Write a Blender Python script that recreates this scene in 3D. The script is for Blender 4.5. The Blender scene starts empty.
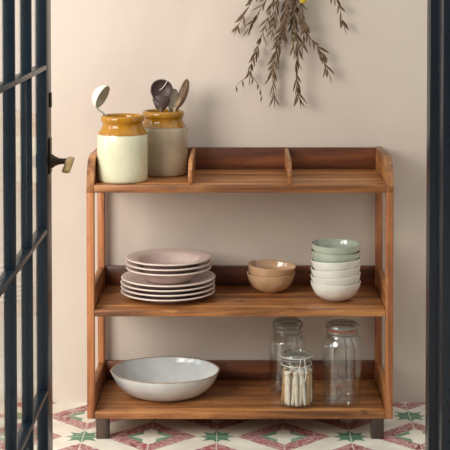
import bpy, bmesh, math, random
from mathutils import Vector, Matrix, noise
R = math.radians
PI = math.pi
scene = bpy.context.scene
COL = scene.collection

# ------------------------------------------------------------------ materials
def lin(c):
    c = c / 255.0
    return c / 12.92 if c <= 0.04045 else ((c + 0.055) / 1.055) ** 2.4
def rgb(r, g, b):
    return (lin(r), lin(g), lin(b), 1.0)

class NT:
    """small node-tree helper"""
    def __init__(self, name):
        self.m = bpy.data.materials.new(name)
        self.m.use_nodes = True
        self.t = self.m.node_tree
        self.b = self.t.nodes['Principled BSDF']
        self.out = self.t.nodes['Material Output']
    def n(self, kind, **kw):
        nd = self.t.nodes.new(kind)
        for k, v in kw.items():
            setattr(nd, k, v)
        return nd
    def link(self, a, b):
        self.t.links.new(a, b)
    def put(self, sock, v):
        if hasattr(v, 'is_output') or isinstance(v, bpy.types.NodeSocket):
            self.link(v, sock)
        else:
            sock.default_value = v
    def math(self, op, a, b=None, c=None):
        nd = self.n('ShaderNodeMath', operation=op)
        self.put(nd.inputs[0], a)
        if b is not None: self.put(nd.inputs[1], b)
        if c is not None: self.put(nd.inputs[2], c)
        return nd.outputs[0]
    def mix(self, fac, a, b, blend='MIX'):
        nd = self.n('ShaderNodeMix', data_type='RGBA', blend_type=blend)
        self.put(nd.inputs[0], fac)
        self.put(nd.inputs[6], a)
        self.put(nd.inputs[7], b)
        return nd.outputs[2]
    def coords(self, which='Object', scale=(1, 1, 1), loc=(0, 0, 0)):
        tc = self.n('ShaderNodeTexCoord')
        mp = self.n('ShaderNodeMapping')
        mp.inputs['Scale'].default_value = scale
        mp.inputs['Location'].default_value = loc
        self.link(tc.outputs[which], mp.inputs[0])
        return mp.outputs[0]
    def noise(self, vec, scale, detail=4, rough=0.55, dist=0.0):
        nd = self.n('ShaderNodeTexNoise')
        self.link(vec, nd.inputs['Vector'])
        nd.inputs['Scale'].default_value = scale
        nd.inputs['Detail'].default_value = detail
        nd.inputs['Roughness'].default_value = rough
        nd.inputs['Distortion'].default_value = dist
        return nd.outputs['Fac']
    def ramp(self, fac, stops):
        nd = self.n('ShaderNodeValToRGB')
        cr = nd.color_ramp
        while len(cr.elements) < len(stops): cr.elements.new(0.5)
        for e, (p, c) in zip(cr.elements, stops):
            e.position = p; e.color = c
        self.link(fac, nd.inputs[0])
        return nd.outputs[0]
    def step(self, fac, lo, hi):
        nd = self.n('ShaderNodeMapRange')
        nd.interpolation_type = 'SMOOTHSTEP'
        self.put(nd.inputs[0], fac)
        nd.inputs[1].default_value = lo; nd.inputs[2].default_value = hi
        nd.inputs[3].default_value = 0; nd.inputs[4].default_value = 1
        return nd.outputs[0]
    def bump(self, h, strength=0.3, dist=0.002):
        nd = self.n('ShaderNodeBump')
        nd.inputs['Strength'].default_value = strength
        nd.inputs['Distance'].default_value = dist
        self.link(h, nd.inputs['Height'])
        self.link(nd.outputs[0], self.b.inputs['Normal'])
    def set(self, **kw):
        for k, v in kw.items():
            self.put(self.b.inputs[k.replace('_', ' ')], v)
        return self.m

def wood(name, axis, dark, mid, light, rough=0.42, seed=0.0):
    t = NT(name)
    sc = [26, 26, 26]; sc[axis] = 1.6
    v = t.coords('Object', tuple(sc), (seed, seed * 1.7, seed * 0.6))
    g = t.noise(v, 1.0, 6, 0.62, 0.6)
    sc2 = [150, 150, 150]; sc2[axis] = 5
    f = t.noise(t.coords('Object', tuple(sc2)), 1.0, 3, 0.6)
    patch = t.noise(t.coords('Object', (6, 6, 6), (seed + 3, 1, 2)), 1.0, 3, 0.5)
    col = t.ramp(g, [(0.32, dark), (0.48, mid), (0.66, light)])
    col = t.mix(t.math('MULTIPLY', t.step(f, 0.5, 0.72), 0.35), col, dark)
    col = t.mix(t.math('MULTIPLY', t.step(patch, 0.50, 0.75), 0.4), col, light)
    kn = t.noise(t.coords('Object', (20, 20, 20), (9, seed, 4)), 1.0, 2, 0.5)
    col = t.mix(t.math('MULTIPLY', t.step(kn, 0.66, 0.76), 0.6), col, rgb(52, 28, 18))
    sc3 = [48, 48, 48]; sc3[axis] = 16
    sf = t.noise(t.coords('Object', tuple(sc3), (seed * 2, 5, 3)), 1.0, 5, 0.7)          # scuffs and worn patches
    col = t.mix(t.math('MULTIPLY', t.step(sf, 0.57, 0.68), 0.45), col, light)
    col = t.mix(t.math('MULTIPLY', t.math('SUBTRACT', 1.0, t.step(sf, 0.32, 0.43)), 0.55), col, dark)
    t.set(Base_Color=col, Roughness=t.math('MULTIPLY_ADD', f, 0.25, rough - 0.12))
    t.bump(f, 0.25, 0.0012)
    return t.m

WD, WM, WL = rgb(86, 51, 28), rgb(146, 91, 48), rgb(196, 135, 78)
M = {}
M['wood_x'] = wood('reclaimed wood along x', 0, WD, WM, WL, seed=1.0)
M['wood_y'] = wood('reclaimed wood along y', 1, WD, WM, WL, seed=2.0)
M['wood_z'] = wood('reclaimed wood along z', 2, rgb(108, 62, 36), rgb(162, 98, 58), rgb(200, 134, 84), seed=3.3)
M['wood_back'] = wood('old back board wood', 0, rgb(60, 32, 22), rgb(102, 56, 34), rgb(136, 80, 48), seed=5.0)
M['wood_leg'] = wood('dark worn leg wood', 2, rgb(44, 32, 27), rgb(74, 55, 45), rgb(108, 86, 72), rough=0.6, seed=7.0)

def plaster():
    t = NT('limewashed plaster')
    v = t.coords('Object')
    a = t.noise(v, 1.3, 4, 0.55, 0.4)
    b = t.noise(t.coords('Object', (1, 1, 0.5), (4, 2, 7)), 4.5, 5, 0.6, 0.8)
    c = t.noise(v, 60, 3, 0.6)
    col = t.ramp(a, [(0.3, rgb(205, 188, 174)), (0.5, rgb(212, 197, 182)), (0.7, rgb(218, 205, 189))])
    col = t.mix(t.math('MULTIPLY', t.step(b, 0.45, 0.75), 0.35), col, rgb(221, 205, 188))
    t.set(Base_Color=col, Roughness=0.85)
    h = t.math('ADD', t.math('MULTIPLY', b, 0.7), t.math('MULTIPLY', c, 0.3))
    t.bump(h, 0.25, 0.004)
    return t.m
M['plaster'] = plaster()

def tiles():
    t = NT('patterned cement tiles')
    tc = t.n('ShaderNodeTexCoord')
    sp = t.n('ShaderNodeSeparateXYZ')
    t.link(tc.outputs['Object'], sp.inputs[0])
    X0, Y0, PX, PY = -0.070, 0.027, 0.2018, 0.2025
    u = t.math('DIVIDE', t.math('SUBTRACT', sp.outputs[0], X0), PX)
    v = t.math('DIVIDE', t.math('SUBTRACT', sp.outputs[1], Y0), PY)
    def frac_c(x):      # signed distance to nearest integer
        return t.math('SUBTRACT', t.math('FRACT', t.math('ADD', x, 0.5)), 0.5)
    def odd_c(x, y):    # nearest vertex of the even checkerboard, in rotated frame
        p = t.math('MULTIPLY', t.math('ADD', x, y), 0.5)
        q = t.math('MULTIPLY', t.math('SUBTRACT', x, y), 0.5)
        fp, fq = frac_c(p), frac_c(q)
        return t.math('ADD', fp, fq), t.math('SUBTRACT', fp, fq)
    ab = lambda x: t.math('ABSOLUTE', x)
    sx, sy = odd_c(u, v)                              # about the star vertices
    dx, dy = odd_c(t.math('ADD', u, 1.0), v)          # about the diamond vertices
    ax, ay = ab(dx), ab(dy)
    dsum = t.math('ADD', ax, ay)
    cream = rgb(226, 217, 198)
    nz = t.noise(tc.outputs['Object'], 9, 4, 0.6)
    col = t.mix(t.step(nz, 0.4, 0.7), rgb(216, 206, 188), rgb(233, 226, 208))
    vein = t.noise(tc.outputs['Object'], 34, 5, 0.65, 1.6)
    vv = t.math('ABSOLUTE', t.math('SUBTRACT', vein, 0.5))
    red = t.ramp(vein, [(0.35, rgb(120, 52, 54)), (0.6, rgb(168, 92, 94))])
    red = t.mix(t.math('MULTIPLY', t.math('SUBTRACT', 1.0, t.step(vv, 0.015, 0.045)), 0.75), red, rgb(222, 200, 190))
    wear = t.noise(tc.outputs['Object'], 52, 4, 0.7, 0.8)
    def inside(x, lim, soft=0.012):
        return t.math('SUBTRACT', 1.0, t.step(x, lim - soft, lim + soft))
    col = t.mix(inside(dsum, 0.70), col, red)
    green = t.mix(t.step(nz, 0.35, 0.7), rgb(92, 138, 108), rgb(128, 168, 138))
    inner = inside(dsum, 0.36)
    col = t.mix(inner, col, green)
    white = inside(t.math('ADD', t.math('MULTIPLY', ax, 0.9), t.math('MULTIPLY', ay, 1.3)), 0.24)
    cut = t.math('MULTIPLY', inside(ax, 0.10), inner)
    col = t.mix(t.math('MAXIMUM', white, cut), col, cream)
    # eight-pointed star
    bx, by = ab(sx), ab(sy)
    def astr(p, q, lim):
        e = 0.62
        return inside(t.math('ADD', t.math('POWER', p, e), t.math('POWER', q, e)), lim ** e, 0.02)
    ra = ab(t.math('MULTIPLY', t.math('ADD', sx, sy), 0.7071))
    rb = ab(t.math('MULTIPLY', t.math('SUBTRACT', sx, sy), 0.7071))
    star = t.math('MAXIMUM', astr(bx, by, 0.33), astr(ra, rb, 0.33))
    col = t.mix(star, col, t.mix(t.step(nz, 0.35, 0.7), rgb(70, 116, 88), rgb(108, 150, 122)))
    col = t.mix(t.math('MULTIPLY', t.step(wear, 0.60, 0.70), 0.45), col, rgb(220, 208, 192))
    # grout
    gx, gy = ab(frac_c(u)), ab(frac_c(v))
    gr = t.math('MAXIMUM', t.math('LESS_THAN', gx, 0.008), t.math('LESS_THAN', gy, 0.006))
    col = t.mix(t.math('MULTIPLY', gr, 0.8), col, rgb(222, 212, 196))
    t.set(Base_Color=col, Roughness=0.45)
    t.bump(t.math('SUBTRACT', 1.0, gr), 0.3, 0.001)
    return t.m
M['tiles'] = tiles()

def glaze(name, c1, c2, rough=0.25, coat=0.0, scale=14, speck=None):
    t = NT(name)
    v = t.coords('Object')
    a = t.noise(v, scale, 4, 0.6)
    col = t.mix(t.step(a, 0.35, 0.7), c1, c2)
    if speck:
        s = t.noise(v, 160, 2, 0.5)
        col = t.mix(t.math('MULTIPLY', t.step(s, 0.66, 0.74), 0.6), col, speck)
    t.set(Base_Color=col, Roughness=rough, Coat_Weight=coat, Coat_Roughness=0.06)
    return t.m
M['green_bowl'] = glaze('pale green glaze', rgb(176, 187, 166), rgb(190, 199, 179), 0.2, 0.9, speck=rgb(120, 130, 110))
M['white_bowl'] = glaze('chalky white glaze', rgb(234, 230, 219), rgb(241, 238, 229), 0.34, 0.1)
M['pink_bowl'] = glaze('sandy pink glaze', rgb(202, 162, 122), rgb(214, 176, 138), 0.22, 0.9)
M['serving'] = glaze('pale grey speckled glaze', rgb(203, 208, 206), rgb(216, 218, 214), 0.22, 0.6, speck=rgb(170, 160, 146))
M['serving_rim'] = glaze('brown bare rim', rgb(150, 132, 112), rgb(172, 155, 136), 0.5)

def plate_mat(name, rim_r):
    t = NT(name)
    tc = t.n('ShaderNodeTexCoord')
    sp = t.n('ShaderNodeSeparateXYZ'); t.link(tc.outputs['Object'], sp.inputs[0])
    r = t.math('SQRT', t.math('ADD', t.math('POWER', sp.outputs[0], 2), t.math('POWER', sp.outputs[1], 2)))
    a = t.noise(tc.outputs['Object'], 10, 4, 0.6)
    col = t.mix(t.step(a, 0.35, 0.7), rgb(200, 178, 168), rgb(213, 192, 182))
    col = t.mix(t.step(r, rim_r - 0.004, rim_r - 0.002), col, rgb(222, 204, 190))
    t.set(Base_Color=col, Roughness=0.35, Coat_Weight=0.15, Coat_Roughness=0.1)
    return t.m
M['plate'] = plate_mat('dusty pink plate glaze', 0.1465)
M['soup'] = plate_mat('dusty pink deep plate glaze', 0.1325)

def crock(name, b1, b2, amber1, amber2, amber_z=0.144):
    t = NT(name)
    tc = t.n('ShaderNodeTexCoord')
    sp = t.n('ShaderNodeSeparateXYZ'); t.link(tc.outputs['Object'], sp.inputs[0])
    nz = t.noise(tc.outputs['Object'], 16, 4, 0.6)
    zz = t.math('ADD', sp.outputs[2], t.math('MULTIPLY', t.math('SUBTRACT', nz, 0.5), 0.004))
    fac = t.step(zz, amber_z - 0.001, amber_z + 0.0012)
    body = t.mix(t.step(nz, 0.35, 0.7), b1, b2)
    st = t.noise(t.coords('Object', (60, 60, 6)), 1.0, 4, 0.6)
    amb = t.mix(t.step(st, 0.3, 0.7), amber1, amber2)
    line = t.math('MULTIPLY', t.step(zz, amber_z - 0.003, amber_z), t.math('SUBTRACT', 1.0, t.step(zz, amber_z, amber_z + 0.004)))
    col = t.mix(fac, body, amb)
    col = t.mix(t.math('MULTIPLY', line, 0.5), col, rgb(112, 66, 16))
    t.set(Base_Color=col, Roughness=0.16, Coat_Weight=0.4, Coat_Roughness=0.04, Specular_IOR_Level=0.35)
    return t.m
M['crock_cream'] = crock('cream and amber salt glaze', rgb(208, 203, 170), rgb(216, 211, 180), rgb(158, 104, 3), rgb(174, 118, 6))
M['crock_grey'] = crock('stone and amber salt glaze', rgb(160, 142, 116), rgb(174, 157, 130), rgb(150, 101, 14), rgb(166, 115, 24), 0.1505)

def plain(name, c, rough=0.5, metal=0.0, noise_amt=0.12, scale=30):
    t = NT(name)
    a = t.noise(t.coords('Object'), scale, 3, 0.6)
    d = tuple(x * (1 - noise_amt) for x in c[:3]) + (1,)
    t.set(Base_Color=t.mix(a, d, c), Roughness=rough, Metallic=metal)
    return t.m
M['enamel'] = plain('cream enamel', rgb(232, 228, 212), 0.3)
M['enamel_in'] = plain('worn taupe enamel inside', rgb(196, 184, 156), 0.4)
M['steel'] = plain('dull steel', rgb(176, 174, 166), 0.4, 1.0)
M['wire'] = plain('zinc wire', rgb(176, 174, 166), 0.32, 1.0)
M['white_wire'] = plain('pale painted wire', rgb(226, 222, 206), 0.4)
M['dark_wood'] = plain('dark coconut wood', rgb(84, 61, 54), 0.5, 0, 0.4, 40)
M['dark_wood_handle'] = plain('brown spoon neck', rgb(96, 66, 46), 0.5, 0, 0.3, 40)
M['cord'] = plain('white cotton cord', rgb(226, 220, 210), 0.8)
M['pale_wood'] = plain('pale spoon wood', rgb(186, 168, 144), 0.6, 0, 0.2, 60)
M['olive_wood'] = wood('streaked olive wood', 2, rgb(62, 44, 32), rgb(108, 82, 60), rgb(166, 138, 106), 0.5, 11.0)
M['peg'] = plain('bleached peg wood', rgb(238, 226, 204), 0.6, 0, 0.12, 80)
M['peg_tan'] = plain('tan peg wood', rgb(206, 166, 112), 0.6, 0, 0.2, 80)
M['leaf'] = plain('dried olive leaf', rgb(112, 84, 56), 0.7, 0, 0.45, 55)
M['stem'] = plain('dry brown twig', rgb(116, 94, 70), 0.75, 0, 0.3, 60)
M['yellow'] = plain('yellow flower', rgb(226, 196, 40), 0.6, 0, 0.3, 120)
M['olive_bud'] = plain('green olive bud', rgb(140, 134, 52), 0.5, 0, 0.3, 80)
M['brass'] = plain('aged brass', rgb(186, 162, 112), 0.36, 1.0, 0.3)
M['bronze'] = plain('dark bronze', rgb(62, 48, 38), 0.4, 0.8, 0.3)
M['orange_seal'] = plain('orange rubber', rgb(206, 92, 40), 0.5)
M['grey_seal'] = plain('grey rubber', rgb(150, 146, 134), 0.5)
def paint():
    t = NT('navy black gloss paint')
    a = t.noise(t.coords('Object'), 25, 4, 0.6)
    s = t.noise(t.coords('Object', (40, 40, 8)), 1.0, 3, 0.6)
    col = t.mix(a, rgb(14, 22, 30), rgb(25, 36, 46))
    t.set(Base_Color=col, Roughness=t.math('MULTIPLY_ADD', s, 0.2, 0.2), Specular_IOR_Level=0.35)
    t.bump(a, 0.08, 0.001)
    return t.m
M['paint'] = paint()

def thin_glass(name, tint, edge, gloss=0.04, body=None, body_fac=0.0):
    """sheet glass: lets light through, mirrors more at grazing angles"""
    t = NT(name)
    tr = t.n('ShaderNodeBsdfTransparent'); tr.inputs[0].default_value = tint
    gl = t.n('ShaderNodeBsdfGlossy'); gl.inputs[0].default_value = (1, 1, 1, 1); gl.inputs['Roughness'].default_value = 0.03
    lw = t.n('ShaderNodeLayerWeight'); lw.inputs[0].default_value = 0.25
    f = t.math('MULTIPLY_ADD', t.math('POWER', lw.outputs['Facing'], edge), 0.55, gloss)
    ms = t.n('ShaderNodeMixShader')
    t.link(f, ms.inputs[0]); t.link(tr.outputs[0], ms.inputs[1]); t.link(gl.outputs[0], ms.inputs[2])
    res = ms.outputs[0]
    if body:
        df = t.n('ShaderNodeBsdfDiffuse'); df.inputs[0].default_value = body
        m2 = t.n('ShaderNodeMixShader'); m2.inputs[0].default_value = body_fac
        t.link(res, m2.inputs[1]); t.link(df.outputs[0], m2.inputs[2]); res = m2.outputs[0]
    t.t.nodes.remove(t.b)
    t.link(res, t.out.inputs[0])
    return t.m
M['jar_glass'] = thin_glass('jar glass', (0.965, 0.972, 0.962, 1), 2.4, 0.075)
M['lid_glass'] = thin_glass('thick lid glass', (0.88, 0.90, 0.87, 1), 1.6, 0.11, rgb(160, 160, 148), 0.22)
M['pane'] = thin_glass('window pane glass', (0.94, 0.96, 0.96, 1), 3.0, 0.05)

# ------------------------------------------------------------------ mesh helpers
def finish(name, bm, mat, parent=None, smooth=True, angle=40):
    bmesh.ops.recalc_face_normals(bm, faces=bm.faces)
    me = bpy.data.meshes.new(name)
    bm.to_mesh(me); bm.free()
    mats = mat if isinstance(mat, (list, tuple)) else [mat]
    for m in mats: me.materials.append(m)
    if smooth:
        for p in me.polygons: p.use_smooth = True
        try: me.set_sharp_from_angle(angle=R(angle))
        except Exception: pass
    o = bpy.data.objects.new(name, me)
    COL.objects.link(o)
    if parent: o.parent = parent
    return o
def thing(name, label, cat, loc=(0, 0, 0), group=None, kind=None):
    o = bpy.data.objects.new(name, None); COL.objects.link(o)
    o.empty_display_size = 0.05
    o.location = loc
    return tag(o, label, cat, group, kind)
def tag(o, label, cat, group=None, kind=None):
    o['label'] = label; o['category'] = cat
    if group: o['group'] = group
    if kind: o['kind'] = kind
    return o
def box(bm, x0, x1, y0, y1, z0, z1, bev=0.0015, seg=2):
    r = bmesh.ops.create_cube(bm, size=1)
    vs = r['verts']
    for v in vs:
        v.co = Vector(((x0 + x1) / 2 + v.co.x * (x1 - x0), (y0 + y1) / 2 + v.co.y * (y1 - y0), (z0 + z1) / 2 + v.co.z * (z1 - z0)))
    if bev:
        es = list({e for v in vs for e in v.link_edges})
        bmesh.ops.bevel(bm, geom=es, offset=bev, segments=seg, affect='EDGES', profile=0.5)
def box_obj(name, mat, parent, *a, **k):
    bm = bmesh.new(); box(bm, *a, **k)
    return finish(name, bm, mat, parent)
def prism_x(bm, pts, x0, x1, bev=0.002):
    """polygon in (y, z) extruded along x"""
    a = [bm.verts.new((x0, y, z)) for y, z in pts]
    b = [bm.verts.new((x1, y, z)) for y, z in pts]
    n = len(pts)
    bm.faces.new(a); bm.faces.new(b[::-1])
    for i in range(n): bm.faces.new((a[i], a[(i + 1) % n], b[(i + 1) % n], b[i]))
    if bev:
        es = list({e for v in a + b for e in v.link_edges})
        bmesh.ops.bevel(bm, geom=es, offset=bev, segments=2, affect='EDGES', profile=0.5)
def smooth_profile(pts, n=5):
    """Catmull-Rom through (r, z) points"""
    out = []
    P = [pts[0]] + list(pts) + [pts[-1]]
    for i in range(1, len(P) - 2):
        p0, p1, p2, p3 = P[i - 1], P[i], P[i + 1], P[i + 2]
        for k in range(n):
            t = k / n
            out.append(tuple(0.5 * ((2 * b) + (c - a) * t + (2 * a - 5 * b + 4 * c - d) * t * t + (3 * b - a - 3 * c + d) * t ** 3)
                             for a, b, c, d in zip(p0, p1, p2, p3)))
    out.append(pts[-1])
    return out
def lathe(bm, prof, seg=64, fn=None, closed=False):
    """prof: (r, z) list; first / last with r==0 become poles; fn(co, ang, r, z) -> co"""
    rings = []
    for r, z in prof:
        if r <= 1e-6:
            co = Vector((0, 0, z))
            if fn: co = fn(co, 0, 0, z)
            rings.append([bm.verts.new(co)])
        else:
            ring = []
            for k in range(seg):
                a = 2 * PI * k / seg
                co = Vector((r * math.cos(a), r * math.sin(a), z))
                if fn: co = fn(co, a, r, z)
                ring.append(bm.verts.new(co))
            rings.append(ring)
    pairs = list(zip(rings, rings[1:]))
    if closed: pairs.append((rings[-1], rings[0]))
    for A, B in pairs:
        if len(A) == 1 and len(B) == 1: continue
        for k in range(seg):
            k2 = (k + 1) % seg
            if len(A) == 1: bm.faces.new((A[0], B[k], B[k2]))
            elif len(B) == 1: bm.faces.new((A[k], A[k2], B[0]))
            else: bm.faces.new((A[k], A[k2], B[k2], B[k]))
def tube(bm, pts, rad, seg=8, cap=True, flat=1.0):
    pts = [Vector(p) for p in pts]
    n = len(pts)
    rads = rad if isinstance(rad, (list, tuple)) else [rad] * n
    T = []
    for i in range(n):
        d = (pts[min(i + 1, n - 1)] - pts[max(i - 1, 0)])
        T.append(d.normalized())
    up = Vector((0, 0, 1)) if abs(T[0].z) < 0.9 else Vector((0, 1, 0))
    N = (up - T[0] * up.dot(T[0])).normalized()
    rings = []
    for i in range(n):
        N = (N - T[i] * N.dot(T[i])).normalized()
        B = T[i].cross(N)
        rings.append([bm.verts.new(pts[i] + (N * math.cos(2 * PI * k / seg) + B * math.sin(2 * PI * k / seg) * flat) * rads[i]) for k in range(seg)])
    for A, Bq in zip(rings, rings[1:]):
        for k in range(seg):
            bm.faces.new((A[k], A[(k + 1) % seg], Bq[(k + 1) % seg], Bq[k]))
    if cap:
        bm.faces.new(rings[0][::-1]); bm.faces.new(rings[-1])
def ring(bm, R_, r_, z, seg=48, ss=8, cx=0, cy=0):
    prof = [(R_ + r_ * math.cos(2 * PI * k / ss), z + r_ * math.sin(2 * PI * k / ss)) for k in range(ss)]
    lathe(bm, prof, seg, closed=True)
def path(pts, n=6):
    return smooth_profile([tuple(p) for p in pts], n)
def copy_tree(o, parent=None):
    c = o.copy(); COL.objects.link(c)
    if parent: c.parent = parent
    for ch in list(o.children): copy_tree(ch, c)
    return c

# ------------------------------------------------------------------ the room
WALL_Y = 0.3735
bm = bmesh.new(); box(bm, -2.6, 2.6, WALL_Y, WALL_Y + 0.12, 0, 2.7, 0)
w = finish('wall_back', bm, M['plaster'], smooth=False)
tag(w, 'pale pinkish beige limewashed plaster wall behind the shelf unit', 'wall', kind='structure')
bm = bmesh.new(); box(bm, -2.6, 2.6, -4.6, WALL_Y + 0.12, -0.06, 0, 0)
f = finish('floor', bm, M['tiles'], smooth=False)
tag(f, 'cement tile floor with red diamonds and green stars on cream', 'floor', kind='structure')

# ------------------------------------------------------------------ the shelf unit
SHX, INX = 0.4585, 0.436          # outer / inner half width
unit = thing('shelving_unit', 'three tier reclaimed wood shelf unit standing on the tiled floor against the wall', 'shelves')
def shelf(z0, z1, y1):
    bm = bmesh.new(); box(bm, -INX, INX, 0.0, y1, z0, z1, 0.0025)
    return finish('shelf', bm, M['wood_x'], unit)
shelf(0.743, 0.766, 0.362); shelf(0.371, 0.390, 0.362); shelf(0.061, 0.083, 0.362)
for s in (-1, 1):
    a, b = sorted((s * INX, s * SHX))
    box_obj('front_post', M['wood_z'], unit, a, b, 0.0, 0.028, 0.061, 0.744, bev=0.003)
    box_obj('back_post', M['wood_z'], unit, a, b, 0.332, 0.362, 0.061, 0.744, bev=0.003)
    for z0, z1 in ((0.371, 0.452), (0.061, 0.143)):
        bm = bmesh.new()
        prism_x(bm, [(0.026, z0), (0.334, z0), (0.334, z1), (0.026, z1 + 0.001)], a + 0.002, b - 0.002, 0.002)
        finish('side_board', bm, M['wood_y'], unit)
    bm = bmesh.new()
    prof = [(0.0, 0.742), (0.362, 0.742), (0.362, 0.838), (0.12, 0.845), (0.075, 0.845), (0.055, 0.841), (0.040, 0.832),
            (0.028, 0.816), (0.018, 0.798), (0.008, 0.780), (0.001, 0.764)]
    prism_x(bm, prof, a, b, 0.0025)
    finish('gallery_side', bm, M['wood_y'], unit)
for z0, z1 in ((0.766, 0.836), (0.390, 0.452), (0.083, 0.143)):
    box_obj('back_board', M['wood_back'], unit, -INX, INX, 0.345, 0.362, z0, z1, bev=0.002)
for x in (-0.1490, 0.1490):
    bm = bmesh.new()
    prism_x(bm, [(0.008, 0.766), (0.345, 0.766), (0.345, 0.834), (0.06, 0.836), (0.028, 0.828), (0.012, 0.806), (0.008, 0.790)], x - 0.006, x + 0.006, 0.002)
    finish('divider', bm, M['wood_y'], unit)
for x in (-0.4130, 0.4130):
    for y0 in (0.002, 0.312):
        box_obj('leg', M['wood_leg'], unit, x - 0.019, x + 0.019, y0, y0 + 0.04, 0.0, 0.062, bev=0.003)

# ------------------------------------------------------------------ stoneware crocks
def make_crock(label, mat, loc):
    t = thing('stoneware_jar', label, 'jar', loc, 'salt glazed storage jars on the top shelf')
    outer = [(0, 0), (0.070, 0), (0.0745, 0.002), (0.0765, 0.008), (0.077, 0.03), (0.0770, 0.10), (0.0768, 0.138),
             (0.0745, 0.146), (0.069, 0.155), (0.0625, 0.165), (0.0605, 0.173), (0.0610, 0.1785)]
    lip = [(0.0635, 0.1805), (0.0658, 0.185), (0.0658, 0.193), (0.0635, 0.1978), (0.0595, 0.1998), (0.0555, 0.197), (0.0540, 0.191)]
    inner = [(0.0535, 0.176), (0.057, 0.162), (0.066, 0.145), (0.070, 0.13), (0.070, 0.02), (0.064, 0.010), (0, 0.008)]
    bm = bmesh.new(); lathe(bm, outer + lip + inner, 72)
    finish('jar_body', bm, mat, t, angle=50)
    return t
Z3 = 0.7664
make_crock('cream stoneware jar with amber glazed neck at the front left corner of top shelf', M['crock_cream'], (-0.3575, 0.0930, Z3))
make_crock('greyer stoneware jar with amber neck standing behind the cream one, holding wooden spoons', M['crock_grey'], (-0.2410, 0.2360, Z3))

def orient(zdir, xhint):
    z = Vector(zdir).normalized()
    x = Vector(xhint); x = (x - z * x.dot(z)).normalized()
    y = z.cross(x)
    return Matrix((x, y, z)).transposed()

def half_shell(bm, rx, ry, depth, th, M3, center, seg=40, taper=0.0):
    """spoon or ladle bowl: opening plane z=0 facing +z, belly to -z; x along the spoon, handle on -x"""
    n = 10
    outer = [(math.cos(PI / 2 * k / n), -math.sin(PI / 2 * k / n)) for k in range(n + 1)]
    prof = []
    for c, s in reversed(outer): prof.append((c, s, 0))
    for c, s in outer: prof.append((c, s, 1))
    rings = []
    for c, s, inn in prof:
        ex, ey, ez = (rx - th * inn, ry - th * inn, depth - th * inn)
        rg = []
        if c < 1e-6:
            rg = [bm.verts.new(center + M3 @ Vector((0, 0, s * ez)))]
        else:
            for k in range(seg):
                a = 2 * PI * k / seg
                x = c * ex * math.cos(a); y = c * ey * math.sin(a)
                if taper: y *= 1 + taper * (x / rx)
                rg.append(bm.verts.new(center + M3 @ Vector((x, y, s * ez))))
        rings.append(rg)
    for A, B in zip(rings, rings[1:]):
        for k in range(seg):
            k2 = (k + 1) % seg
            if len(A) == 1: bm.faces.new((A[0], B[k], B[k2]))
            elif len(B) == 1: bm.faces.new((A[k], A[k2], B[0]))
            else: bm.faces.new((A[k], A[k2], B[k2], B[k]))

# ladle in the cream jar
base = Vector((-0.352, 0.094, Z3 + 0.010))
t = thing('ladle', 'cream enamel ladle with thin grey handle standing in the front cream jar', 'ladle', base)
C = Vector((-0.4180, 0.1000, 1.0210)) - base
ax = Vector((0.48, 0.05, 0.86)).normalized()
nrm = Vector((0.84, -0.34, -0.43))
M3 = orient(nrm, ax)
bm = bmesh.new(); half_shell(bm, 0.0375, 0.0345, 0.031, 0.0014, M3, C)
bo = finish('ladle_bowl', bm, [M['enamel'], M['enamel_in']], t)
nn = (M3 @ Vector((0, 0, 1)))
for p in bo.data.polygons:          # the inside coat of the bowl is the taupe one
    v = Vector(p.center) - C
    loc = M3.transposed() @ v
    q = math.sqrt((loc.x / 0.0375) ** 2 + (loc.y / 0.0345) ** 2 + (loc.z / 0.031) ** 2)
    p.material_index = 1 if q < 0.975 else 0
e = C - (M3 @ Vector((1, 0, 0))) * 0.0370
pts = path([e, e + Vector((0.004, 0.0, -0.006)), e + Vector((0.020, 0.0, -0.018)), e + Vector((0.0315, -0.002, -0.034)), e + Vector((0.056, -0.004, -0.12)), Vector((0, 0, 0.0))], 5)
bm = bmesh.new(); tube(bm, pts, 0.0025, 8); finish('handle', bm, M['steel'], t)

# dark scoop in the greyer jar
base = Vector((-0.252, 0.232, Z3 + 0.010))
t = thing('wooden_spoon', 'dark brown round wooden scoop with white cord, in the rear jar', 'spoon', base, 'wooden spoons in the rear jar')
C = Vector((-0.2460, 0.2400, 1.0275)) - base
M3 = orient((0.10, -0.96, 0.20), (0.02, 0.10, 1))
bm = bmesh.new(); half_shell(bm, 0.0375, 0.0350, 0.020, 0.004, M3, C, taper=0.12)
finish('spoon_bowl', bm, M['dark_wood'], t)
ez = M3 @ Vector((1, 0, 0))
bm = bmesh.new()
pA = C - ez * 0.026 + (M3 @ Vector((0, 0, -0.012)))
pB = C - ez * 0.052 + (M3 @ Vector((0, 0, -0.010)))
tube(bm, [pA + ez * 0.010, pA, C - ez * 0.040 + (M3 @ Vector((0, 0, -0.011))), pB, pB - ez * 0.006], [0.0115, 0.0118, 0.0098, 0.0076, 0.0050], 20, flat=2.35)
bmesh.ops.rotate(bm, cent=C, matrix=Matrix.Rotation(0, 3, 'Z'), verts=bm.verts)
finish('shoulder', bm, M['dark_wood'], t)
bm = bmesh.new(); tube(bm, path([pB, pB - ez * 0.03, Vector((0.0, 0.002, 0.10)), Vector((0, 0, 0.0))], 4), 0.0080, 12)
finish('handle', bm, M['dark_wood_handle'], t)
bm = bmesh.new()
q0 = C + M3 @ Vector((0.034, -0.014, 0.001)); 
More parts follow.
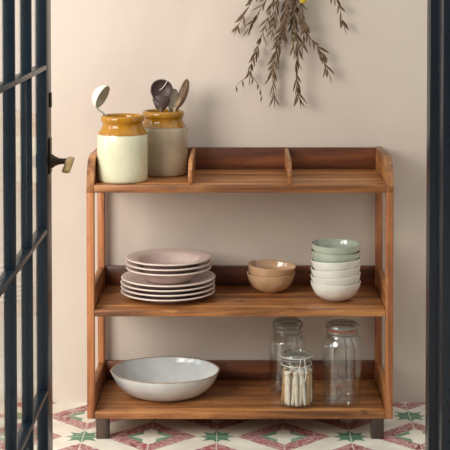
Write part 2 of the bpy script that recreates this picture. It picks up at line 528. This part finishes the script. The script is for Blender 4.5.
# cord threaded over the rim and lying in the bowl
a_ = M3 @ Vector((0, 1, 0)); n_ = M3 @ Vector((0, 0, 1))
sgn = 1 if a_.x > 0 else -1
tube(bm, path([C + ez * 0.031 + a_ * sgn * 0.017 - n_ * 0.006, C + ez * 0.032 + a_ * sgn * 0.0165 + n_ * 0.002, C + ez * 0.022 + a_ * sgn * 0.012 - n_ * 0.004, C + ez * 0.012 + a_ * sgn * 0.004 - n_ * 0.010, C + ez * 0.004 - a_ * sgn * 0.006 - n_ * 0.0135], 5), 0.0014, 8)
finish('hanging_cord', bm, M['cord'], t)

def spoon(label, base, C, zdir, xdir, rx, ry, depth, th, mat, hr):
    base = Vector(base); C = Vector(C) - base
    t = thing('wooden_spoon', label, 'spoon', base, 'wooden spoons in the rear jar')
    M3 = orient(zdir, xdir)
    bm = bmesh.new(); half_shell(bm, rx, ry, depth, th, M3, C, taper=0.12)
    finish('spoon_bowl', bm, mat, t)
    ez = M3 @ Vector((1, 0, 0)); n_ = M3 @ Vector((0, 0, 1))
    bm = bmesh.new()
    tube(bm, path([C - ez * (rx * 0.86) - n_ * depth * 0.25, C - ez * (rx * 1.3) - n_ * depth * 0.15, (C - ez * rx * 1.6) * 0.75, Vector((0, 0, 0))], 4), hr, 10)
    finish('handle', bm, mat, t)
    return t
spoon('brown streaked olive wood spoon leaning right in the rear jar', (-0.216, 0.228, Z3 + 0.012), (-0.1860, 0.2400, 1.0180),
      (-0.93, -0.26, 0.38), (0.50, 0.06, 1), 0.052, 0.033, 0.020, 0.004, M['olive_wood'], 0.007)
spoon('pale wooden spoon between the dark scoop and streaked spoon in rear jar', (-0.240, 0.266, Z3 + 0.012), (-0.2140, 0.2780, 0.9990),
      (-0.25, -0.95, 0.10), (0.22, 0.05, 1), 0.034, 0.0180, 0.008, 0.003, M['pale_wood'], 0.006)

# ------------------------------------------------------------------ plates
def plate_mesh(name, prof, mat):
    bm = bmesh.new(); lathe(bm, prof, 96)
    return finish(name, bm, mat, None, angle=55)
dinner = [(0, 0.003), (0.080, 0.003), (0.082, 0.0), (0.087, 0.0), (0.090, 0.004), (0.104, 0.0085), (0.125, 0.0150), (0.1435, 0.0195),
          (0.1462, 0.0210), (0.1465, 0.0232), (0.1450, 0.0248), (0.1425, 0.0247), (0.124, 0.0205), (0.105, 0.0145), (0.092, 0.0105), (0.082, 0.0090), (0, 0.0085)]
soup = [(0, 0.003), (0.058, 0.003), (0.060, 0.0), (0.065, 0.0), (0.070, 0.004), (0.082, 0.0145), (0.091, 0.0270), (0.099, 0.0325), (0.118, 0.0360), (0.130, 0.0380),
        (0.1322, 0.0394), (0.1325, 0.0415), (0.131, 0.0431), (0.1285, 0.0430), (0.117, 0.0408), (0.100, 0.0378), (0.090, 0.0330), (0.079, 0.0190), (0.068, 0.0100), (0.055, 0.0080), (0, 0.0075)]
PC = Vector((-0.2232, 0.1720, 0.3904))
dn = ['lowest, resting on the middle shelf', 'second from the bottom', 'third from the bottom', 'fourth from the bottom, under the deep ones']
rnd = random.Random(4)
P0 = plate_mesh('dinner_plate', dinner, M['plate'])
for i in range(4):
    o = P0 if i == 0 else P0.copy()
    if i: COL.objects.link(o)
    o.location = PC + Vector((rnd.uniform(-1, 1) * 0.0012, rnd.uniform(-1, 1) * 0.001, i * 0.0143))
    tag(o, 'wide dusty pink plate in the stack, ' + dn[i], 'plate', 'wide dinner plates at the bottom of the stack')
sn = ['lowest of the three', 'middle of the three', 'topmost of the whole stack']
S0 = plate_mesh('deep_plate', soup, M['soup'])
zs = PC.z + 3 * 0.0143 + 0.0115
for i in range(3):
    o = S0 if i == 0 else S0.copy()
    if i: COL.objects.link(o)
    o.location = Vector((PC.x + 0.0010 + rnd.uniform(-1, 1) * 0.001, PC.y + 0.004, zs + i * 0.0152))
    tag(o, 'smaller deep dusty pink plate in the stack, ' + sn[i], 'plate', 'deep plates at the top of the stack')

# ------------------------------------------------------------------ hand-made bowls
def bowl_mesh(name, mat, seed, rim_r=0.0790, h=0.0570):
    k = rim_r / 0.079
    outer = [(0, 0.0015), (0.026, 0.001), (0.031, 0.0), (0.037, 0.003), (0.0525, 0.0105), (0.0665, 0.0235), (0.0750, 0.0395), (0.0782, 0.0520), (0.0790, 0.0566)]
    outer = smooth_profile(outer, 4)
    lip = [(0.0788, 0.0578), (0.0775, 0.0581), (0.0762, 0.0572)]
    inner = smooth_profile([(0.0748, 0.0520), (0.0710, 0.0405), (0.0625, 0.0290), (0.049, 0.0215), (0.030, 0.0195), (0, 0.0190)], 4)
    prof = [(r * k, z * h / 0.057) for r, z in outer + lip + inner]
    nin = len(outer)
    off = Vector((seed * 3.1, seed * 1.7, seed * 0.9))
    cnt = [0]
    def fn(co, a, r, z):
        if r < 1e-6: return co
        d = Vector((math.cos(a), math.sin(a), z * 14))
        wob = 0.0016 * noise.noise(Vector((math.cos(a), math.sin(a), 0)) * 1.3 + off)        # irregular round
        dim = 0.0032 * noise.noise(d * 2.3 + off) * max(0.0, 1 - abs(z / h - 0.40) / 0.5)     # thumbed facets on the belly
        dz = 0.0011 * noise.noise(Vector((math.cos(a), math.sin(a), 5)) * 1.1 + off) * (z / h) ** 2
        s = (r + wob * (r / rim_r) + dim * (r / rim_r)) / r
        return Vector((co.x * s, co.y * s, co.z + dz))
    bm = bmesh.new(); lathe(bm, prof, 80, fn)
    return finish(name, bm, mat, None, angle=60)
def tilt(o, right_down=0.0, front_down=0.0, spin=0.0):
    o.rotation_mode = 'ZXY'
    o.rotation_euler = (R(front_down), R(right_down), R(spin))
Wc = Vector((0.2955, 0.1400, 0.3904))
W0 = bowl_mesh('bowl', M['white_bowl'], 1.0, 0.0770)
wl = [('lowest of four, standing on the middle shelf', 0, 0, 0, 0, 0), ('second from the bottom', 0.0235, -3.5, 0, 70, 0.0025),
      ('third from the bottom, tilted up to the right', 0.0472, -4.4, 0.5, 150, 0.0026), ('uppermost white one, right under the green bowls', 0.0720, -2.6, 0.2, 150, 0.0018)]
for i, (txt, dz, rd, fd, sp, dx) in enumerate(wl):
    o = W0 if i == 0 else W0.copy()
    if i: COL.objects.link(o)
    o.location = Wc + Vector((dx, 0, dz)); tilt(o, rd, fd, sp)
    tag(o, 'white handmade bowl in the stack, ' + txt, 'bowl', 'white bowls in the right stack')
G0 = bowl_mesh('bowl', M['green_bowl'], 2.0)
for i, (txt, dz, rd, fd, sp, dx) in enumerate([('lower one, between the white bowls and the top one', 0.0948, 1.5, 0, 20, -0.0024), ('topmost of the right stack, open to view', 0.1180, 0.5, 0.8, 120, -0.0014)]):
    o = G0 if i == 0 else G0.copy()
    if i: COL.objects.link(o)
    o.location = Wc + Vector((dx, 0, dz)); tilt(o, rd, fd, sp)
    o.scale = (0.965, 0.965, 1)
    tag(o, 'pale green handmade bowl, ' + txt, 'bowl', 'green bowls on top of the right stack')
K0 = bowl_mesh('bowl', M['pink_bowl'], 3.0, 0.0765, 0.0590)
for i, (txt, dz, rd, fd, sp, dx) in enumerate([('lower one, standing on the middle shelf', 0, 0, 0, 0, 0), ('upper one, tilted inside the other', 0.0250, 3.8, 0.5, 140, -0.0012)]):
    o = K0 if i == 0 else K0.copy()
    if i: COL.objects.link(o)
    o.location = Vector((0.0978 + dx, 0.2580, 0.3904 + dz)); tilt(o, rd, fd, sp)
    tag(o, 'sandy pink handmade bowl, ' + txt, 'bowl', 'pink bowls in the middle of the middle shelf')

# big serving bowl
def serving():
    outer = smooth_profile([(0, 0.002), (0.080, 0.001), (0.088, 0.0), (0.100, 0.003), (0.125, 0.0150), (0.150, 0.038), (0.164, 0.058), (0.1695, 0.0705)], 5)
    inner = smooth_profile([(0.1635, 0.0690), (0.157, 0.0570), (0.142, 0.0380), (0.118, 0.0180), (0.092, 0.0085), (0, 0.0070)], 5)
    lip = [(0.1700, 0.0722), (0.1688, 0.0734), (0.1665, 0.0732), (0.1648, 0.0720)]
    def fn(co, a, r, z):
        if r < 1e-6: return co
        wob = 0.004 * noise.noise(Vector((math.cos(a), math.sin(a), 0)) * 1.2 + Vector((7, 1, 2)))
        dim = 0.0022 * noise.noise(Vector((math.cos(a), math.sin(a), z * 8)) * 3 + Vector((1, 5, 2)))
        dz = (0.0024 * noise.noise(Vector((math.cos(a), math.sin(a), 3)) * 1.1) + -0.0012 * math.cos(a) + 0.0010 * math.sin(a) + 0.006) * min(1, (z / 0.072)) ** 2
        s = (r + (wob + dim) * (r / 0.17)) / r
        return Vector((co.x * s, co.y * s * 0.90, co.z + dz))
    t = thing('serving_bowl', 'wide shallow pale grey serving bowl on the left of the bottom shelf', 'bowl', (-0.2330, 0.1800, 0.0834))
    bm = bmesh.new(); lathe(bm, outer + lip + inner, 128, fn)
    finish('bowl_body', bm, M['serving'], t, angle=60)
    bm = bmesh.new()
    lathe(bm, [(0.1698, 0.0712), (0.1703, 0.0724), (0.1690, 0.0738), (0.1665, 0.0737), (0.1645, 0.0722), (0.165, 0.0712)], 128, fn, closed=True)
    finish('rim', bm, M['serving_rim'], t)['label'] = 'thin bare brown rim'
serving()

# ------------------------------------------------------------------ clip-top jars
def clip_jar(label, loc, r, h, lid_r, sh0, sh1, seal, spin=0.0, wire='wire', sq=0.0):
    """h total height; sh0: height where the shoulder starts, sh1: neck height"""
    t = thing('clip_top_jar', label, 'jar', loc, 'clip top glass jars on the bottom shelf')
    t.rotation_euler = (0, 0, R(spin))
    nk = lid_r * 0.97
    outer = smooth_profile([(r * 0.80, 0), (r * 0.92, 0.003), (r * 0.985, 0.013), (r * 1.0, 0.03), (r * 1.0, sh0 * 0.6), (r * 0.995, sh0), (r * 0.95, sh0 + (sh1 - sh0) * 0.45), (nk * 1.02, sh1 - 0.002), (nk, sh1 + 0.004)], 5)
    top = [(nk * 1.06, sh1 + 0.006), (nk * 1.06, sh1 + 0.012), (nk * 0.99, sh1 + 0.014)]
    g = 0.0035
    inn = [(max(a - g, 0.0), b if b > 0.012 else 0.006) for a, b in reversed(outer)]
    inn = [(a, b) for a, b in inn if b > 0.0065 or a < r * 0.85]
    prof = [(0, 0.0025), (r * 0.6, 0.0025), (r * 0.72, 0.0)] + outer + top + [(nk * 0.9, sh1 + 0.014)] + inn + [(0, 0.007)]
    def fn(co, a, rr, z):
        if sq and rr > 1e-6:
            k = 1 + sq * (math.cos(8 * a)) * min(1, max(0, (sh0 + 0.01 - z) / 0.03))
            return Vector((co.x * k, co.y * k, co.z))
        return co
    bm = bmesh.new(); lathe(bm, prof, 96, fn)
    finish('glass_body', bm, M['jar_glass'], t, angle=60)
    z = sh1 + 0.015
    bm = bmesh.new(); lathe(bm, [(nk * 0.84, z), (nk * 1.04, z), (nk * 1.07, z + 0.0015), (nk * 1.04, z + 0.003), (nk * 0.84, z + 0.003)], 64, closed=True)
    finish('rubber_seal', bm, M[seal], t)
    z += 0.0032
    hl = h - z
    bm = bmesh.new()
    lathe(bm, [(0, z - 0.004), (nk * 0.80, z - 0.004), (nk * 0.82, z), (lid_r * 1.03, z), (lid_r * 1.05, z + 0.002), (lid_r * 1.05, z + hl * 0.55), (lid_r * 0.99, z + hl * 0.8), (lid_r * 0.90, z + hl), (lid_r * 0.80, z + hl),
               (lid_r * 0.74, z + hl * 0.72), (lid_r * 0.4, z + hl * 0.6), (0, z + hl * 0.58)], 64)
    finish('glass_lid', bm, M['lid_glass'], t, angle=45)
    # wire bail: neck ring, lid ring, hinge at the back, clasp at the front (-y)
    wm = M[wire]
    bm = bmesh.new(); ring(bm, nk + 0.0022, 0.0014, sh1 + 0.001); finish('neck_wire', bm, wm, t)
    bm = bmesh.new(); ring(bm, lid_r * 1.05 + 0.0012, 0.0013, z + hl * 0.45); finish('lid_wire', bm, wm, t)
    bm = bmesh.new()
    q = lid_r * 1.05
    for s in (-1, 1):
        tube(bm, path([(s * 0.006, -q - 0.002, z + hl * 0.45), (s * 0.0075, -q - 0.006, z - 0.002), (s * 0.009, -nk - 0.006, sh1 - 0.004), (s * 0.010, -nk - 0.0125, sh1 - 0.018), (s * 0.006, -nk - 0.017, sh1 - 0.034)], 4), 0.0013, 8)
    tube(bm, path([(-0.006, -nk - 0.017, sh1 - 0.034), (-0.003, -nk - 0.0178, sh1 - 0.0375), (0.003, -nk - 0.0178, sh1 - 0.0375), (0.006, -nk - 0.017, sh1 - 0.034)], 4), 0.0013, 8)
    for s in (-1, 1):
        tube(bm, path([(s * 0.0095, -nk - 0.0045, sh1 + 0.002), (s * 0.013, -nk - 0.007, sh1 - 0.006), (s * 0.010, -nk - 0.0125, sh1 - 0.018)], 4), 0.0011, 8)
    finish('wire_clasp', bm, wm, t)
    bm = bmesh.new()
    for s in (-1, 1):
        tube(bm, path([(s * 0.008, q + 0.001, z + hl * 0.45), (s * 0.009, q + 0.006, z), (s * 0.009, nk + 0.003, sh1 + 0.001)], 4), 0.0013, 8)
    finish('wire_hinge', bm, wm, t)
    return t
Z1 = 0.0834
clip_jar('tall clear clip top jar with orange rubber seal, right of the other jars', (0.3120, 0.0930, Z1), 0.0605, 0.2490, 0.0475, 0.172, 0.212, 'orange_seal', spin=100, sq=0.008)
clip_jar('tall clear clip top jar at the back, partly hidden behind the jar of pegs', (0.1490, 0.2180, Z1), 0.0590, 0.2270, 0.0450, 0.150, 0.186, 'grey_seal', spin=28)
PJ = Vector((0.1720, 0.0690, Z1))
clip_jar('short clip top jar filled with pale wooden pegs, at the front of bottom shelf', PJ, 0.0545, 0.1630, 0.0450, 0.107, 0.127, 'grey_seal', spin=18, wire='white_wire')

# pegs in the short jar
def peg_mesh(mat):
    bm = bmesh.new()
    lathe(bm, smooth_profile([(0.0, 0.098), (0.0045, 0.0972), (0.0065, 0.093), (0.0060, 0.0885), (0.0042, 0.0855), (0.0052, 0.081), (0.0062, 0.072), (0.0062, 0.060), (0, 0.058)], 3), 16)
    for s in (-1, 1):
        tube(bm, path([(s * 0.0028, 0, 0.064), (s * 0.0036, 0, 0.045), (s * 0.0042, 0, 0.022), (s * 0.0054, 0, 0.006), (s * 0.0058, 0, 0.0)], 4),
             [0.0040] * 9 + [0.0040, 0.0040, 0.0039, 0.0037, 0.0034, 0.0029, 0.0021, 0.0010], 10)
    return finish('clothes_peg', bm, mat, None)
pegA, pegB = peg_mesh(M['peg']), peg_mesh(M['peg_tan'])
used = set()
rnd = random.Random(11)
spots = []
for k in range(10):
    spots.append((0.0395, 2 * PI * k / 10 + 0.13))
for k in range(4):
    spots.append((0.0170, 2 * PI * k / 4 + 0.4))
for i, (rr, a) in enumerate(spots):
    src = pegB if i in (5, 9, 2, 12) else pegA
    if src in used:
        o = src.copy(); COL.objects.link(o)
    else:
        o = src; used.add(src)
    o.scale = (1.32, 1.32, 1.06)
    o.location = PJ + Vector((rr * math.cos(a), rr * math.sin(a), 0.0085))
    o.rotation_euler = (R(rnd.uniform(-3, 3)), R(rnd.uniform(-3, 3)), a + PI / 2 + rnd.uniform(-0.5, 0.5))
    tan = src is pegB
    tag(o, ('tan wooden clothes peg standing among paler ones in the short glass jar' if tan else 'bleached pale wooden clothes peg standing in the short glass jar'),
        'clothes peg', 'tan pegs in the jar' if tan else 'pale pegs in the jar')

# ------------------------------------------------------------------ dried olive branches on the wall
BX, BZ = 0.205, 1.500
hook = Vector((BX, 0.345, BZ))
bunch = thing('dried_branch_bunch', 'bunch of dried brown olive branches hanging upside down on the plaster wall', 'dried branches', hook)
bm = bmesh.new(); tube(bm, [(0, 0.0300, 0), (0, -0.012, 0.004)], 0.0022, 8); ring_pts = None
finish('nail', bm, M['bronze'], bunch)
bm = bmesh.new()
for k in range(4):
    lathe_z = -0.050 - k * 0.004
    pr = [(0.016 + 0.002 * math.cos(2 * PI * j / 6), lathe_z + 0.002 * math.sin(2 * PI * j / 6)) for j in range(6)]
    lathe(bm, pr, 24, closed=True)
tube(bm, path([(0.012, -0.004, -0.05), (0.006, -0.008, -0.02), (0, -0.007, 0.004), (-0.006, -0.008, -0.02), (-0.012, -0.004, -0.05)], 5), 0.0015, 6)
finish('twine', bm, M['cord'], bunch)
def leaf(bm, p, d, side, L, W):
    """narrow folded lanceolate leaf with a little thickness"""
    d = d.normalized()
    s = (side - d * side.dot(d)).normalized()
    n = d.cross(s)
    prof = [(0, 0.06), (0.2, 0.62), (0.45, 1.0), (0.7, 0.78), (0.9, 0.32), (1.0, 0.03)]
    curl = rl.uniform(-0.18, 0.18)
    rows = []
    for tt, w in prof:
        c = p + d * (L * tt) + n * (curl * L * tt * tt)
        rows.append([bm.verts.new(c + s * (W * w * q) + n * (0.0016 * w * abs(q) + o)) for o in (0.0, 0.0006) for q in (-1, 0, 1)])
    for A, B in zip(rows, rows[1:]):
        bm.faces.new((A[0], A[1], B[1], B[0])); bm.faces.new((A[1], A[2], B[2], B[1]))
        bm.faces.new((A[4], A[3], B[3], B[4])); bm.faces.new((A[5], A[4], B[4], B[5]))
        bm.faces.new((A[3], A[0], B[0], B[3])); bm.faces.new((A[2], A[5], B[5], B[2]))
rl = random.Random(21)
def sprig(pts, dens=1.0, L=0.034, start=0.12, W=0.0050):
    L *= 1.45; dens *= 0.66; W = 0.0040
    P = [Vector(p) - hook for p in path(pts, 8)]
    bm = bmesh.new()
    n = len(P)
    tube(bm, P, [0.0022 - 0.0015 * i / (n - 1) for i in range(n)], 6)
    st = finish('sprig', bm, M['stem'], bunch)
    bl = bmesh.new()
    tot = sum((b - a).length for a, b in zip(P, P[1:]))
    step = 0.0125 / dens
    acc, nxt, k = 0.0, tot * start, 0
    for a, b in zip(P, P[1:]):
        sl = (b - a).length
        while nxt <= acc + sl:
            p = a.lerp(b, (nxt - acc) / sl)
            T = (b - a).normalized()
            az = rl.uniform(0, PI)
            for sgn_ in (0, 1):
                if rl.random() < 0.12: continue
                aa = az + sgn_ * PI + rl.uniform(-.4, .4)
                N = Vector((math.cos(aa), math.sin(aa) * 0.55, 0)); N = (N - T * N.dot(T)).normalized()
                d = T * 1.0 + N * rl.uniform(0.35, 0.85) + Vector((0, 0, -0.30))
                tip = p + d.normalized() * L
                if tip.y + hook.y > WALL_Y - 0.004: d.y = -abs(d.y) * 0.3
                side = T.cross(N) * rl.uniform(0.1, 0.8) + N + Vector((0, 0, 0.001))
                leaf(bl, p, d, side, L * rl.uniform(0.65, 1.15), W * rl.uniform(0.75, 1.15))
            nxt += step * rl.uniform(0.75, 1.3); k += 1
        acc += sl
    # terminal leaf
    leaf(bl, P[-1], P[-1] - P[-2], Vector((0.3, 1, 0)), L * 0.9, W)
    finish('leaves', bl, M['leaf'], st)
    return st
def px(x, y, dep=0.325):      # metres on the hanging plane, measured from the lower-left leaf of the bunch
    dep = min(dep + 0.014, 0.353)
    return (( x - 240) / 313.5, dep, 1.3114 - y / 311.5)
neck = [(BX - 0.002, 0.338, BZ - 0.02), (BX, 0.335, BZ - 0.055)]
def sp(pts, dep=0.325, **k):
    mid = px(*pts[0], dep)
    sprig([neck[0], (neck[1][0] + (mid[0] - BX) * 0.06, 0.334, neck[1][2])] + [px(a, b, dep) for a, b in pts], **k)
sp([(268, -22), (255, -4), (246, 12), (238, 26)], 0.330, start=0.42, L=0.028)
sp([(275, -20), (266, 0), (256, 16), (249, 27)], 0.318, start=0.40, L=0.030)
sp([(282, -20), (272, 5), (266, 24), (258, 46), (252, 62), (250, 74)], 0.326, start=0.36, L=0.029, dens=0.85)
sp([(250, 0), (243, 4), (238, -2)], 0.335, start=0.75, L=0.022, dens=0.6) if False else None
sp([(288, -18), (286, 15), (279, 42), (273, 70), (274, 96)], 0.332, start=0.34, L=0.030, dens=1.25)
sp([(296, -18), (294, 14), (298, 44), (296, 72), (299, 96)], 0.312, start=0.30, L=0.031, dens=1.35)
sp([(300, -18), (303, 12), (308, 34), (319, 48), (326, 64), (329, 73)], 0.322, start=0.34, L=0.028, dens=1.1)
sp([(322, -24), (333, -8), (340, 8), (343, 22)], 0.328, start=0.62, L=0.032, dens=0.9)
sp([(292, -18), (288, 6), (284, 24), (284, 36)], 0.305, start=0.34, L=0.028, dens=1.3)
sp([(297, -18), (300, 8), (304, 26), (302, 44)], 0.300, start=0.34, L=0.028, dens=1.4)
sp([(286, -18), (278, 0), (274, 16), (272, 30)], 0.310, start=0.34, L=0.026, dens=1.1)
sp([(294, -18), (294, 10), (292, 30), (294, 48)], 0.334, start=0.36, L=0.028, dens=1.3)
# bare forked twig ends
def twig(pts, dep, n, L):
    P = [Vector(px(a, b, dep)) - hook for a, b in path(pts, 6)]
    bm = bmesh.new(); tube(bm, P, [0.0010 - 0.0005 * i / (len(P) - 1) for i in range(len(P))], 6)
    st = finish('sprig', bm, M['stem'], bunch)
    bl = bmesh.new()
    for i in range(n):
        p = P[int((i + 1) * (len(P) - 1) / n)]
        leaf(bl, p, Vector((rl.uniform(-.3, .3), -0.1, -1)), Vector((1, 0.3, 0)), L * rl.uniform(.75, 1.1), 0.0028)
    finish('leaves', bl, M['leaf'], st)
twig([(250, 74), (245, 78), (240, 82), (236, 86)], 0.326, 2, 0.022)
twig([(250, 74), (255, 80), (260, 88), (262, 96)], 0.326, 4, 0.024)
# yellow flower head and olive buds
bm = bmesh.new()
c0 = Vector(px(303, 0, 0.296)) - hook
for k in range(60):
    zz = 1 - 2 * (k + .5) / 60; a = k * 2.39996; q = math.sqrt(1 - zz * zz)
    c = c0 + Vector((q * math.cos(a), q * math.sin(a), zz)) * 0.0095
    bmesh.ops.create_icosphere(bm, subdivisions=1, radius=0.0026, matrix=Matrix.Translation(c))
bmesh.ops.create_icosphere(bm, subdivisions=2, radius=0.0095, matrix=Matrix.Translation(c0))
finish('flower_head', bm, M['yellow'], bunch)['label'] = 'round yellow flower head'
for a, b in ((293, 44), (300, 22), (294, 36)):
    bm = bmesh.new()
    bmesh.ops.create_icosphere(bm, subdivisions=2, radius=0.0042, matrix=Matrix.Translation(Vector(px(a, b, 0.306)) - hook) @ Matrix.Diagonal((0.8, 0.8, 1.5, 1)))
    finish('bud', bm, M['olive_bud'], bunch)['label'] = 'small green olive bud'

# ------------------------------------------------------------------ glazed door leaf, left
DX = -0.480; DT = 0.028                       # near face and thickness
door = thing('door_1', 'dark navy glazed door leaf standing open at the left edge, with brass lever', 'door', (DX - DT / 2, -1.085, 0), kind='structure')
O = Vector(door.location)
def dbox(name, mat, x0, x1, y0, y1, z0, z1, bev=0.002, parent=None):
    return box_obj(name, mat, parent or door, x0 - O.x, x1 - O.x, y0 - O.y, y1 - O.y, z0 - O.z, z1 - O.z, bev=bev)
ys = [-0.720, -0.970, -1.218, -1.466]         # pane edges / glazing bar centres
zb = [0.180, 0.3515, 0.7575, 1.1655, 1.5735, 1.960]
bw = 0.0065
dbox('stile', M['paint'], DX - DT, DX, -0.720, -0.628, 0.008, 2.06)
dbox('stile', M['paint'], DX - DT, DX, -1.560, -1.466, 0.008, 2.06)
dbox('rail', M['paint'], DX - DT, DX, -1.466, -0.720, 0.008, 0.180)
dbox('rail', M['paint'], DX - DT, DX, -1.466, -0.720, 1.960, 2.06)
for y in ys[1:3]: dbox('glazing_bar', M['paint'], DX - DT + 0.001, DX - 0.0005, y - bw, y + bw, 0.180, 1.960)
for z in zb[1:5]: dbox('glazing_bar', M['paint'], DX - DT + 0.0015, DX, -1.466, -0.720, z - bw, z + bw)
for i in range(3):
    for j in range(5):
        y1 = ys[i] - (bw if i else 0); y0 = ys[i + 1] + (bw if i < 2 else 0)
        z0 = zb[j] + (bw if j else 0); z1 = zb[j + 1] - (bw if j < 4 else 0)
        dbox('glass_pane', M['pane'], DX - DT / 2 - 0.0015, DX - DT / 2 + 0.0015, y0, y1, z0, z1, bev=0)
dbox('latch_plate', M['bronze'], DX, DX + 0.0035, -0.664, -0.640, 1.060, 1.098, 0.001)
hp = dbox('handle_plate', M['bronze'], DX, DX + 0.004, -0.690, -0.650, 0.895, 0.985, 0.0015)
bm = bmesh.new()
hy, hz = -0.672, 0.926
lathe(bm, [(0, 0), (0.018, 0), (0.018, 0.004), (0.013, 0.010), (0.0085, 0.020), (0.0070, 0.034), (0.0085, 0.040), (0, 0.040)], 24)
bmesh.ops.rotate(bm, cent=(0, 0, 0), matrix=Matrix.Rotation(PI / 2, 3, 'Y'), verts=bm.verts)
bmesh.ops.translate(bm, vec=Vector((DX + 0.004, hy, hz)) - O, verts=bm.verts)
finish('handle_neck', bm, M['bronze'], hp)
bm = bmesh.new()
lp = [(DX + 0.052, hy + 0.012, hz + 0.006), (DX + 0.054, hy - 0.01, hz + 0.006), (DX + 0.055, hy - 0.045, hz + 0.002), (DX + 0.054, hy - 0.070, hz - 0.006), (DX + 0.052, hy - 0.090, hz - 0.014)]
pp = path([tuple(Vector(p) - O) for p in lp], 5)
tube(bm, pp, [0.0046] * len(pp), 12, flat=2.3)
finish('lever', bm, M['brass'], hp)['label'] = 'flat brass lever handle'

# ------------------------------------------------------------------ door frame post, right
fr = thing('trim_1', 'dark navy painted door frame post with a stepped rebate at the right edge', 'door frame', (0.53, -0.74, 0), kind='structure')
O = Vector(fr.location)
def fbox(name, x0, x1, y0, y1):
    box_obj(name, M['paint'], fr, x0 - O.x, x1 - O.x, y0 - O.y, y1 - O.y, 0, 2.12, bev=0.0015)
fbox('door_stop', 0.4755, 0.62, -0.692, -0.624)
fbox('post', 0.4930, 0.62, -0.800, -0.692)

# ------------------------------------------------------------------ light
w = bpy.data.worlds.new('daylight'); scene.world = w; w.use_nodes = True
bg = w.node_tree.nodes['Background']
wt = w.node_tree                       # overcast sky: brighter and cooler overhead
tc = wt.nodes.new('ShaderNodeTexCoord'); sp_ = wt.nodes.new('ShaderNodeSeparateXYZ'); cr = wt.nodes.new('ShaderNodeValToRGB')
wt.links.new(tc.outputs['Generated'], sp_.inputs[0]); wt.links.new(sp_.outputs[2], cr.inputs[0])
mr = wt.nodes.new('ShaderNodeMapRange'); mr.interpolation_type = 'SMOOTHSTEP'      # the room on the near side of the door is dimmer
mr.inputs[1].default_value = -0.95; mr.inputs[2].default_value = -0.35; mr.inputs[3].default_value = 0.40; mr.inputs[4].default_value = 1.0
wt.links.new(sp_.outputs[1], mr.inputs[0])
vm = wt.nodes.new('ShaderNodeVectorMath'); vm.operation = 'SCALE'
wt.links.new(cr.outputs[0], vm.inputs[0]); wt.links.new(mr.outputs[0], vm.inputs['Scale']); wt.links.new(vm.outputs[0], bg.inputs[0])
cr.color_ramp.elements[0].position = 0.0; cr.color_ramp.elements[0].color = (0.43, 0.42, 0.41, 1)
cr.color_ramp.elements[1].position = 0.85; cr.color_ramp.elements[1].color = (0.93, 1.0, 1.0, 1)
bg.inputs[1].default_value = 1.3
def area(name, loc, target, sx, sy, power, col):
    l = bpy.data.lights.new(name, 'AREA'); l.shape = 'RECTANGLE'; l.size = sx; l.size_y = sy
    l.energy = power; l.color = col
    o = bpy.data.objects.new(name, l); COL.objects.link(o); o.location = loc
    o.rotation_euler = (Vector(target) - Vector(loc)).to_track_quat('-Z', 'Y').to_euler()
    return o
area('window_daylight', (-2.1, -2.1, 1.9), (0.0, 0.2, 0.6), 1.6, 1.6, 88, (1.0, 0.97, 0.925))
area('left_side_fill', (-2.5, -0.55, 1.5), (0.4, -0.6, 1.0), 0.9, 1.6, 15, (0.93, 0.97, 1.0))  # added fill lamp from the left, brightens left-facing sides of the door paint

# ------------------------------------------------------------------ camera
cam = bpy.data.cameras.new('camera'); co = bpy.data.objects.new('camera', cam); COL.objects.link(co)
co.location = (0, -4.33, 1.407)
co.rotation_euler = (R(90 - 2), 0, 0)
cam.sensor_width = 36; cam.sensor_fit = 'HORIZONTAL'
cam.lens = 1459 / 450 * 36
cam.shift_x = (225 - 240) / 450; cam.shift_y = -(225 - 21) / 450
cam.clip_start = 0.05; cam.clip_end = 60
scene.camera = co
scene.view_settings.view_transform = 'Standard'
scene.view_settings.look = 'None'
scene.view_settings.gamma = 1
scene.view_settings.use_curve_mapping = False
scene.view_settings.exposure = 0.07
